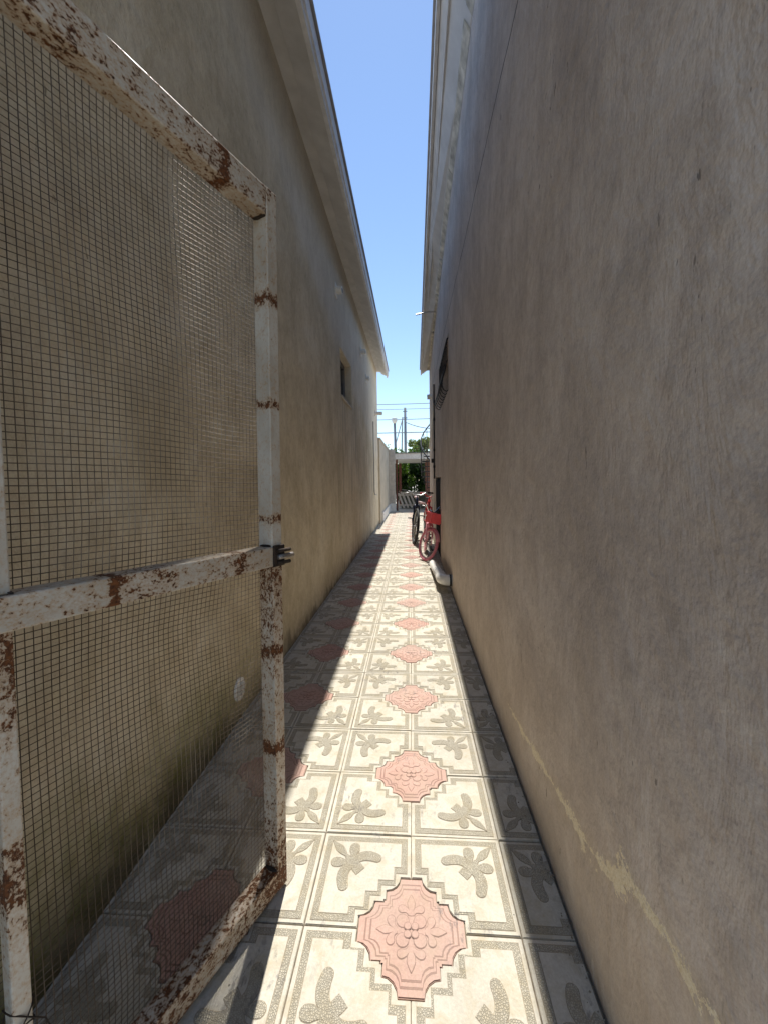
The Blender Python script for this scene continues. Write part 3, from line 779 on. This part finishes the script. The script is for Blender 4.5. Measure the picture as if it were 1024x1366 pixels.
# ------------------------------------------------------------------ bicycles (local: forward = -y, rear axle above the origin)
def wheel(parent, name, r, tw, tyre_m, rim_m, spokes_n, tread=None):
    w = MB(); n = 40
    w.tube([(0, (r - tw) * math.cos(2 * math.pi * i / n), (r - tw) * math.sin(2 * math.pi * i / n)) for i in range(n)], tw, 10, closed=True)
    wo = w.build(name, tyre_m, parent, smooth=True)
    w = MB(); rr = r - 2 * tw - .006
    w.tube([(0, rr * math.cos(2 * math.pi * i / n), rr * math.sin(2 * math.pi * i / n)) for i in range(n)], .009, 6, closed=True)
    w.build('rim', rim_m, wo, smooth=True)
    w = MB(); w.tube([(-.045, 0, 0), (-.02, 0, 0), (-.018, 0, 0), (.018, 0, 0), (.02, 0, 0), (.045, 0, 0)], [.006, .006, .018, .018, .006, .006], 10); w.build('hub', M['alu'], wo)
    w = MB()
    for i in range(spokes_n):
        a = 2 * math.pi * i / spokes_n; sx = .022 * (1 if i % 2 else -1); a2 = a + (.35 if i % 4 < 2 else -.35)
        w.tube([(sx, .018 * math.cos(a2), .018 * math.sin(a2)), (0, rr * math.cos(a), rr * math.sin(a))], .0011, 4, cap=False)
    w.build('spokes', M['chrome'], wo)
    return wo
def bicycle(label, loc, head, lean, steer, r, tw, wb, cols, seat_h, bar_h, bar_w, basket=False, riser=.1, guard=False, bar_m='black', stepthru=False):
    t = tag(empty('bicycle', loc), label, 'bicycle', 'bicycles along the right wall')
    t.rotation_euler = (0, lean, head)
    fr, ty, rm, sd_, grip = cols
    rwl = wheel(t, 'rear_wheel', r, tw, ty, rm, 28); rwl.location = (0, 0, r)
    bb = (0, -.42 * wb, r * .88); hd0 = (0, -wb + .10 + .02, r * 2 + .07); hd1 = (0, -wb + .10 + .07, r * 2 + .20)
    st = (0, -.27 * wb, seat_h - .05)
    b = MB(); rt = .017
    b.tube([bb, st], rt * .9, 10)
    if stepthru:
        b.tube([hd0, (0, -.62 * wb, r * 1.35), (0, bb[1], bb[2] + .02)], rt * 1.15, 10); b.tube([(0, hd1[1], hd1[2] - .03), (0, -.55 * wb, r * 1.75), (0, -.36 * wb, r * 1.5)], rt, 10)
    else:
        b.tube([hd0, bb], rt * 1.2, 10); b.tube([(0, hd1[1], hd1[2] - .03), (0, st[1] - .03, seat_h - .16)], rt, 10)
    for sx in (-1, 1):
        b.tube([(sx * .012, bb[1] + .02, bb[2]), (sx * .05, -.10, r), (sx * .052, 0, r)], .009, 8)
        b.tube([(sx * .012, st[1] + .02, seat_h - .18), (sx * .05, -.06, r + .12), (sx * .052, 0, r)], .008, 8)
    b.tube([hd0, hd1], rt * 1.35, 12)
    b.build('frame', fr, t, smooth=True)
    # saddle
    bm = bmesh.new(); bmesh.ops.create_uvsphere(bm, u_segments=16, v_segments=10, radius=1)
    for v in bm.verts:
        f = (v.co.y + 1) / 2                       # 0 nose (forward, -y) .. 1 tail
        w = .022 + .06 * f ** 1.6
        v.co = Vector((v.co.x * w, v.co.y * .13, v.co.z * .028 + .012 * f)) 
    me = bpy.data.meshes.new('saddle'); bm.to_mesh(me); bm.free(); me.materials.append(sd_)
    for p in me.polygons: p.use_smooth = True
    so = bpy.data.objects.new('saddle', me); C.objects.link(so); so.parent = t; so.location = (0, st[1] + .03, seat_h)
    # cranks
    b = MB(); n = 22
    cpts = [(.045, bb[1] + .075 * math.cos(2 * math.pi * i / n), bb[2] + .075 * math.sin(2 * math.pi * i / n)) for i in range(n)]
    b.tube(cpts, .006, 6, closed=True)
    for i in range(5): a = 2 * math.pi * i / 5; b.tube([(.045, bb[1], bb[2]), (.045, bb[1] + .073 * math.cos(a), bb[2] + .073 * math.sin(a))], .006, 5)
    b.tube([(-.06, bb[1], bb[2]), (.06, bb[1], bb[2])], .012, 8)
    b.tube([(.058, bb[1], bb[2]), (.07, bb[1] - .05, bb[2] - .13)], .009, 6); b.tube([(-.058, bb[1], bb[2]), (-.07, bb[1] + .05, bb[2] + .13)], .009, 6)
    co = b.build('crankset', M['rubber'], t)
    for sx, dy, dz in ((1, -.05, -.13), (-1, .05, .13)):
        b = MB(); b.box((sx * .075 if sx > 0 else -.155, bb[1] + dy - .035, bb[2] + dz - .010), (.155 if sx > 0 else -.075, bb[1] + dy + .035, bb[2] + dz + .010)); b.build('pedal', M['rubber'], co, bevel=.003)
    b = MB()
    for sz in (-1, 1): b.tube([(.045, bb[1], bb[2] + sz * .075), (.045, 0, r + sz * .032)], .004, 5)
    b.build('chain', M['rubber'], t)
    # steered assembly
    ax = (Vector(hd1) - Vector(hd0)).normalized(); piv = Vector(hd0)
    RT = Matrix.Translation(piv) @ Matrix.Rotation(steer, 4, ax) @ Matrix.Translation(-piv)
    def sp_(o): o.matrix_basis = RT @ o.matrix_basis; return o
    fw_ = wheel(t, 'front_wheel', r, tw, ty, rm, 28); fw_.location = (0, -wb, r); bpy.context.view_layer.update(); fw_.matrix_basis = RT @ Matrix.Translation((0, -wb, r))
    b = MB()
    for sx in (-1, 1): b.tube([(sx * .052, -wb, r), (sx * .052, -wb + .035, r * 1.45), (sx * .05, hd0[1] - .012, hd0[2] - .035), (sx * .02, hd0[1] - .008, hd0[2] - .012)], [.010, .012, .014, .014], 8)
    b.tube([(-.055, hd0[1] - .012, hd0[2] - .035), (.055, hd0[1] - .012, hd0[2] - .035)], .014, 8)
    sp_(b.build('fork', fr, t, smooth=True))
    b = MB(); top = Vector(hd1) + ax * .05; b.tube([Vector(hd1) - ax * .02, top], .015, 10)
    by = top.y - .05; b.tube([top, (0, by, bar_h - riser)], .016, 8)
    hw = bar_w / 2
    b.tube([(-hw, by + .07, bar_h), (-hw * .55, by + .02, bar_h), (-hw * .22, by, bar_h - riser), (0, by, bar_h - riser), (hw * .22, by, bar_h - riser), (hw * .55, by + .02, bar_h), (hw, by + .07, bar_h)], .0115, 10)
    hb = sp_(b.build('handlebar', M[bar_m], t, smooth=True))
    for sx in (-1, 1):
        b = MB(); b.tube([(sx * hw * .62, by + .025, bar_h), (sx * (hw + .006), by + .071, bar_h)], .017, 10); b.build('grip', grip, hb, smooth=True)
        b = MB(); b.tube([(sx * hw * .55, by + .01, bar_h - .012), (sx * hw * .62, by - .035, bar_h - .03), (sx * hw * .92, by - .005, bar_h - .035)], .006, 6); b.build('brake_lever', M['alu'], hb, smooth=True)
        b = MB(); b.tube([(sx * hw * .5, by, bar_h - .01), (sx * hw * .3, by - .09, bar_h - .03), (sx * .03, by - .07, bar_h - .16), (sx * .01, hd0[1] - .05, hd0[2] + .0)], .003, 5); b.build('brake_cable', M['rubber'], hb, smooth=True)
    if guard:
        b = MB(); rg = r + .014
        for i in range(13):
            a = math.radians(20 + i * 10); ca, sa = -math.cos(a), math.sin(a)
            for x, dr_ in ((-.03, -.010), (-.015, 0), (.015, 0), (.03, -.010)): b.v.append((x, -wb + (rg + dr_) * ca, r + (rg + dr_) * sa))
        for i in range(12):
            for j in range(3): b.face([i * 4 + j, i * 4 + j + 1, i * 4 + 5 + j, i * 4 + 4 + j])
        mg = sp_(b.build('mudguard', fr, t, smooth=True)); sm_ = mg.modifiers.new('solid', 'SOLIDIFY'); sm_.thickness = .002
    if basket:
        b = MB(); by0 = by - .03; zb_, zt_ = bar_h - .26, bar_h - .105
        bo = [(-.085, by0 - .135), (.085, by0 - .135), (.085, by0 - .005), (-.085, by0 - .005)]; to = [(-.118, by0 - .185), (.118, by0 - .185), (.118, by0), (-.118, by0)]
        b.v += [(x, y, zb_) for x, y in bo] + [(x, y, zt_) for x, y in to]
        for i in range(4): j = (i + 1) % 4; b.face([i, j, 4 + j, 4 + i])
        b.face([3, 2, 1, 0])
        bk = sp_(b.build('basket', M['redplastic'], t)); s3 = bk.modifiers.new('solid', 'SOLIDIFY'); s3.thickness = .004
        b = MB(); b.tube([(x, y, zt_) for x, y in to], .007, 6, closed=True); b.build('basket_rim', M['redplastic'], bk)
        for i in range(4):
            z = zb_ + .03 + i * .03; f = (z - zb_) / (zt_ - zb_)
            b = MB(); b.tube([(-.085 - .033 * f - .001, by0 - .137 - .05 * f, z), (.085 + .033 * f + .001, by0 - .137 - .05 * f, z)], .0035, 5); b.build('basket_rib', M['redplastic'], bk)
    return t
bicycle('small pink bicycle with pink tyres and a red front basket, leaning by the dark door', (.225, 7.00, 0), math.radians(0), math.radians(5), math.radians(30),
        .255, .022, .86, (M['pinkpaint'], M['pinktyre'], M['palepink'], M['white'], M['palepink']), .62, .84, .46, basket=True, riser=.10, guard=True, bar_m='chrome', stepthru=True)
bicycle('dark blue adult bicycle with black tyres and wide handlebar, beside the red one', (.045, 8.85, 0), math.radians(.5), math.radians(3.5), math.radians(7),
        .345, .026, 1.06, (M['darkblue'], M['rubber'], M['alu'], M['palepink'], M['rubber']), .86, 1.00, .60, riser=.06, bar_m='alu')
bicycle('red bicycle mostly hidden behind the dark blue bicycle', (.30, 9.70, 0), math.radians(1), math.radians(5), math.radians(-6),
        .30, .024, .98, (M['redpaint'], M['rubber'], M['alu'], M['rubber'], M['redpaint']), .80, .93, .40, riser=.07, bar_m='redpaint')

# ------------------------------------------------------------------ the yard end of the alley
def part(b, name, mat, parent, **kw): return b.build(name, mat, parent, **kw)
yw = tag(empty('yard_wall', (0, 0, 0)), 'low sunlit yard wall with white plinth continuing past the house with the small window', 'wall')
b = MB(); b.box((-1.10, YF + .002, -.05), (-.868, 16.2, 2.36)); part(b, 'wall_body', M['yardwall'], yw)
b = MB(); b.box((-.866, YF + .6, -.03), (-.83, 16.1, .27)); part(b, 'plinth', M['white'], yw, bevel=.006)
b = MB(); b.box((-1.13, YF + .004, 2.362), (-.845, 16.22, 2.41)); part(b, 'coping', M['concrete'], yw)
b = MB(); b.box((-.864, 16.0, -.05), (-.64, 16.35, 2.42)); part(b, 'pier', M['concrete'], yw)
b = MB(); b.box((-.84, 15.96, -.02), (-.622, 15.998, .30)); part(b, 'pier_base', M['white'], yw)
cp = tag(empty('canopy', (0, 16, 0)), 'white flat-roofed canopy across the end of the alley in front of the hedge', 'canopy')
def cpp(b, n, m, **kw):
    o = b.build(n, m, cp, **kw); o.matrix_parent_inverse = Matrix.Translation((0, -16, 0)); return o
b = MB(); b.box((-2.4, 16.4, 2.06), (3.6, 21.0, 2.24)); cpp(b, 'slab', M['white'])
b = MB(); b.box((-2.45, 16.34, 2.05), (3.65, 16.398, 2.27)); cpp(b, 'fascia', M['white'])
b = MB(); b.box((-2.46, 16.30, 2.272), (3.66, 21.0, 2.30)); cpp(b, 'roof_edge', M['frame'])
for x in (-.63, 3.3):
    b = MB(); b.box((x, 16.75, -.05), (x + .07, 16.82, 2.058)); cpp(b, 'post', M['redcurtain'])
    b = MB(); b.box((x, 20.6, -.05), (x + .13, 20.73, 2.058)); cpp(b, 'post', M['redcurtain'])
lw2 = tag(empty('low_wall', (0, 18.2, 0)), 'low pale wall with a flat coping under the canopy', 'wall')
b = MB(); b.box((-.46, 18.2, -.05), (3.0, 18.36, .55)); o = b.build('wall_body', M['darkwall'], lw2); o.matrix_parent_inverse = Matrix.Translation((0, -18.2, 0))
b = MB(); b.box((-.50, 18.15, .552), (3.05, 18.41, .68)); o = b.build('coping', M['palewood'], lw2); o.matrix_parent_inverse = Matrix.Translation((0, -18.2, 0))
# pallet leaning against the low wall
pl = tag(empty('pallet', (-.12, 17.72, .0), (math.radians(-24), 0, 0)), 'weathered slatted wooden pallet leaning against the low wall', 'pallet')
for i in range(6):
    x = -.42 + i * .17
    b = MB(); b.add([(x, 0, 0), (x + .085, 0, 0), (x - .165, 0, .70), (x - .25, 0, .70), (x, .02, 0), (x + .085, .02, 0), (x - .165, .02, .70), (x - .25, .02, .70)],
        [(0, 1, 2, 3), (7, 6, 5, 4), (0, 4, 5, 1), (1, 5, 6, 2), (2, 6, 7, 3), (3, 7, 4, 0)]); b.build('slat', M['palewood'], pl)
for z in (.10, .58):
    b = MB(); b.box((-.55, .022, z), (.52, .06, z + .08)); b.build('bearer', M['wood'], pl)
# brick column
bc = tag(empty('brick_column', (.78, 17.4, 0)), 'dark red brick column beside the hedge under the canopy', 'column')
b = MB(); b.box((-.175, -.175, -.05), (.175, .175, 2.055)); b.build('core', M['mortar'], bc)
bm_ = MB(); bm_.box((-.095, -.05, 0), (.095, .05, .06)); bmesh_ = bm_.mesh('brick', [M['brick']])
k_ = 0; z = 0.0
while z < 2.0:
    for side in range(4):
        for q in (-1, 1):
            o = bpy.data.objects.new('brick', bmesh_); C.objects.link(o); o.parent = bc
            a = side * math.pi / 2; lx = q * .0975 - (.0 if k_ % 2 else .0); ly = -.145
            o.location = (lx * math.cos(a) - ly * math.sin(a), lx * math.sin(a) + ly * math.cos(a), z + .006); o.rotation_euler = (0, 0, a); o.scale = (.93, 1, 1)
    z += .072; k_ += 1
# curved stair railing beyond the right house
sr_ = tag(empty('stair_railing', (.24, 13.2, 0)), 'black curved spiral stair railing beyond the house corner', 'railing')
b = MB(); pts = []
for i in range(19):
    t = i / 18; a = math.radians(95 + 150 * t)
    pts.append((.62 + .55 * math.cos(a) - .0, .55 * math.sin(a), 3.25 - 1.5 * t))
b.tube(pts, .02, 8); b.build('handrail', M['black'], sr_, smooth=True)
for i in range(0, 19, 2):
    p = pts[i]; b = MB(); b.tube([(p[0], p[1], max(0.0, p[2] - 1.0)), p], .009, 6); b.build('baluster', M['black'], sr_)
for i in range(0, 19, 2):
    p = pts[i]; zz = max(.10, p[2] - .95)
    b = MB(); a = math.radians(95 + 150 * i / 18)
    b.add([(.62, 0, zz), (p[0], p[1], zz), (.62 + .55 * math.cos(a + .28), .55 * math.sin(a + .28), zz), (.62, 0, zz + .03), (p[0], p[1], zz + .03), (.62 + .55 * math.cos(a + .28), .55 * math.sin(a + .28), zz + .03)],
          [(2, 1, 0), (3, 4, 5), (0, 1, 4, 3), (1, 2, 5, 4), (2, 0, 3, 5)]); b.build('step', M['black'], sr_)
b = MB(); b.tube([(.62, 0, -.05), (.62, 0, 3.3)], .05, 12); b.build('centre_post', M['black'], sr_, smooth=True)

# ------------------------------------------------------------------ greenery
def leaves(b, center, rad, n, size, rnd, shell=.45):
    for _ in range(n):
        while True:
            p = Vector((rnd.uniform(-1, 1), rnd.uniform(-1, 1), rnd.uniform(-1, 1)))
            if p.length <= 1 and p.length > shell * rnd.random(): break
        k = 1 + .35 * mnoise.noise(p * 2.3 + Vector(center))
        p = Vector((p.x * rad[0] * k + center[0], p.y * rad[1] * k + center[1], p.z * rad[2] * k + center[2]))
        a = Vector((rnd.gauss(0, 1), rnd.gauss(0, 1), rnd.gauss(0, 1) * .7)).normalized(); c = a.orthogonal().normalized()
        c = Matrix.Rotation(rnd.random() * 6.28, 3, a) @ c; d = a.cross(c); s_ = size * rnd.uniform(.6, 1.3)
        o = len(b.v); b.v += [tuple(p - c * s_), tuple(p + d * s_ * .45), tuple(p + c * s_ + a * s_ * .2), tuple(p - d * s_ * .45)]; b.face([o, o + 1, o + 2, o + 3])
rnd = random.Random(3)
hd = tag(empty('hedge', (.2, 21.9, 0)), 'tall dense green hedge behind the low wall under the canopy', 'hedge')
b = MB()
for i in range(26):
    leaves(b, (-2.3 + i * .24 + rnd.uniform(-.2, .2), rnd.uniform(-.4, .5), rnd.uniform(.6, 2.1)), (.6, .6, .95), 900, .085, rnd, .2)
b.build('foliage', M['leafdark'], hd)
b = MB()
for i in range(7):
    leaves(b, (-1.6 + i * .22 + rnd.uniform(-.1, .1), -.65 + rnd.uniform(-.2, .2), rnd.uniform(.9, 1.9)), (.25, .25, .35), 160, .07, rnd)
b.build('young_leaves', M['leaf'], hd)
b = MB()
for i in range(9): b.tube([(-2 + i * .55, 0, -.06), (-2 + i * .55 + rnd.uniform(-.1, .1), .05, 1.6)], [.03, .012], 6)
b.build('stems', M['bark'], hd)
def tree(loc, hgt, rad, n, mat, label, lean=0):
    t = tag(empty('tree', loc), label, 'tree', 'trees beyond the canopy')
    b = MB(); b.tube([(0, 0, -.06), (.05, 0, hgt * .4), (lean * .5, .05, hgt * .7), (lean, 0, hgt)], [.14, .11, .08, .03], 8)
    for i in range(7):
        a = i * 2.4; b.tube([(lean * .3, 0, hgt * (.5 + .05 * i)), (math.cos(a) * rad * .7 + lean, math.sin(a) * rad * .7, hgt * (.8 + .06 * i))], [.05, .012], 6)
    b.build('trunk', M['bark'], t, smooth=True)
    b = MB()
    for i in range(16):
        a = rnd.random() * 6.28; q = rnd.random() ** .5 * rad
        leaves(b, (math.cos(a) * q + lean, math.sin(a) * q, hgt * .95 + rnd.uniform(-.6, .7) * rad), (rad * .42, rad * .42, rad * .34), n // 16, .09, rnd)
    b.build('crown', mat, t); return t
tree((.75, 28, 0), 3.35, .85, 2600, M['leafolive'], 'broad olive-green tree showing above the canopy roof, beside the stair railing')
tree((-.72, 33, 0), 3.1, .55, 700, M['leafolive'], 'small sparse pale green tree top showing above the canopy between the poles')
tree((-2.6, 38, 0), 3.9, 1.0, 500, M['leafolive'], 'thin wispy tree rising behind the yard wall coping')

# ------------------------------------------------------------------ poles and cables
sl = tag(empty('street_lamp', (-1.22, 31.0, 0)), 'grey street lamp with a white lantern head behind the canopy', 'street lamp')
b = MB(); b.tube([(.12, 0, -.06), (0, 0, 5.55)], [.13, .085], 10); b.build('pole', M['polewood'], sl, smooth=True)
b = MB(); b.tube([(0, 0, 5.45), (0, 0, 5.6), (0, 0, 5.82), (0, 0, 5.86)], [.10, .20, .23, .12], 12); b.build('lantern', M['white'], sl, smooth=True)
up_ = tag(empty('utility_pole', (-.62, 45, 0)), 'tall straight grey utility pole carrying the cables', 'utility pole')
b = MB(); b.tube([(0, 0, -.06), (0, 0, 9.0)], [.17, .13], 10); b.build('pole', M['polewood'], up_, smooth=True)
for z in (8.6, 7.9):
    b = MB(); b.tube([(-.25, -.14, z), (.25, -.14, z)], .05, 6); b.build('crossarm', M['polewood'], up_)
up2 = tag(empty('utility_pole', (-.95, 47, 0)), 'thin leaning strut pole beside the tall utility pole', 'utility pole')
b = MB(); b.tube([(-.25, 0, -.06), (.0, 0, 8.3)], [.09, .07], 8); b.build('pole', M['polewood'], up2, smooth=True)
b = MB(); b.tube([(0, 0, 8.1), (-.75, -.2, 5.4), (-.8, -.2, 0)], .05, 6); b.build('stay', M['polewood'], up2, smooth=True)
def cable(pts, r_, label): 
    b = MB(); b.tube(pts, r_, 5); return tag(b.build('overhead_cable', M['polewood'], smooth=True), label, 'cable', 'overhead cables beyond the canopy')
def catenary(a, c, sagd, n=14): return [(a[0] + (c[0] - a[0]) * i / n, a[1] + (c[1] - a[1]) * i / n, a[2] + (c[2] - a[2]) * i / n - sagd * 4 * (i / n) * (1 - i / n)) for i in range(n + 1)]
for z, r_, lb in ((9.36, .038, 'topmost overhead cable crossing the sky behind the roofs'), (8.82, .030, 'second overhead cable from the top crossing the sky'), (7.72, .040, 'third overhead cable from the top crossing behind the utility pole'), (6.30, .055, 'lowest thick overhead cable crossing the sky above the canopy')):
    cable([(-22, 44.6, z + .25), (-8, 44.7, z + .02), (-.6, 44.78, z), (8, 44.7, z + .03), (22, 44.6, z + .3)], r_, lb)
cable(catenary((-.5, 44.85, 7.4), (3.6, 40, 6.2), .35), .045, 'short slack cable dropping from the utility pole towards the right-hand house')

# ------------------------------------------------------------------ grit gathered along the foot of both walls
rg = random.Random(11); b = MB()
for i in range(620):
    side = rg.random() < .5; y = .3 + 8 * rg.random() ** 1.5
    x = (XR - abs(rg.gauss(0, .016)) - .006) if side else (XL + abs(rg.gauss(0, .02)) + .006)
    r_ = rg.uniform(.0012, .0042); z = .0035
    vs = [(x + r_ * rg.uniform(.7, 1.3) * dx, y + r_ * rg.uniform(.7, 1.3) * dy, z + r_ * dz) for dx, dy, dz in ((1, 0, 0), (0, 1, 0), (-1, 0, 0), (0, -1, 0), (0, 0, 1), (0, 0, -.8))]
    b.add(vs, [(0, 1, 4), (1, 2, 4), (2, 3, 4), (3, 0, 4), (1, 0, 5), (2, 1, 5), (3, 2, 5), (0, 3, 5)])
tag(b.build('grit', M['gritm']), 'fine sandy grit gathered along the foot of both walls', 'grit', kind='stuff')
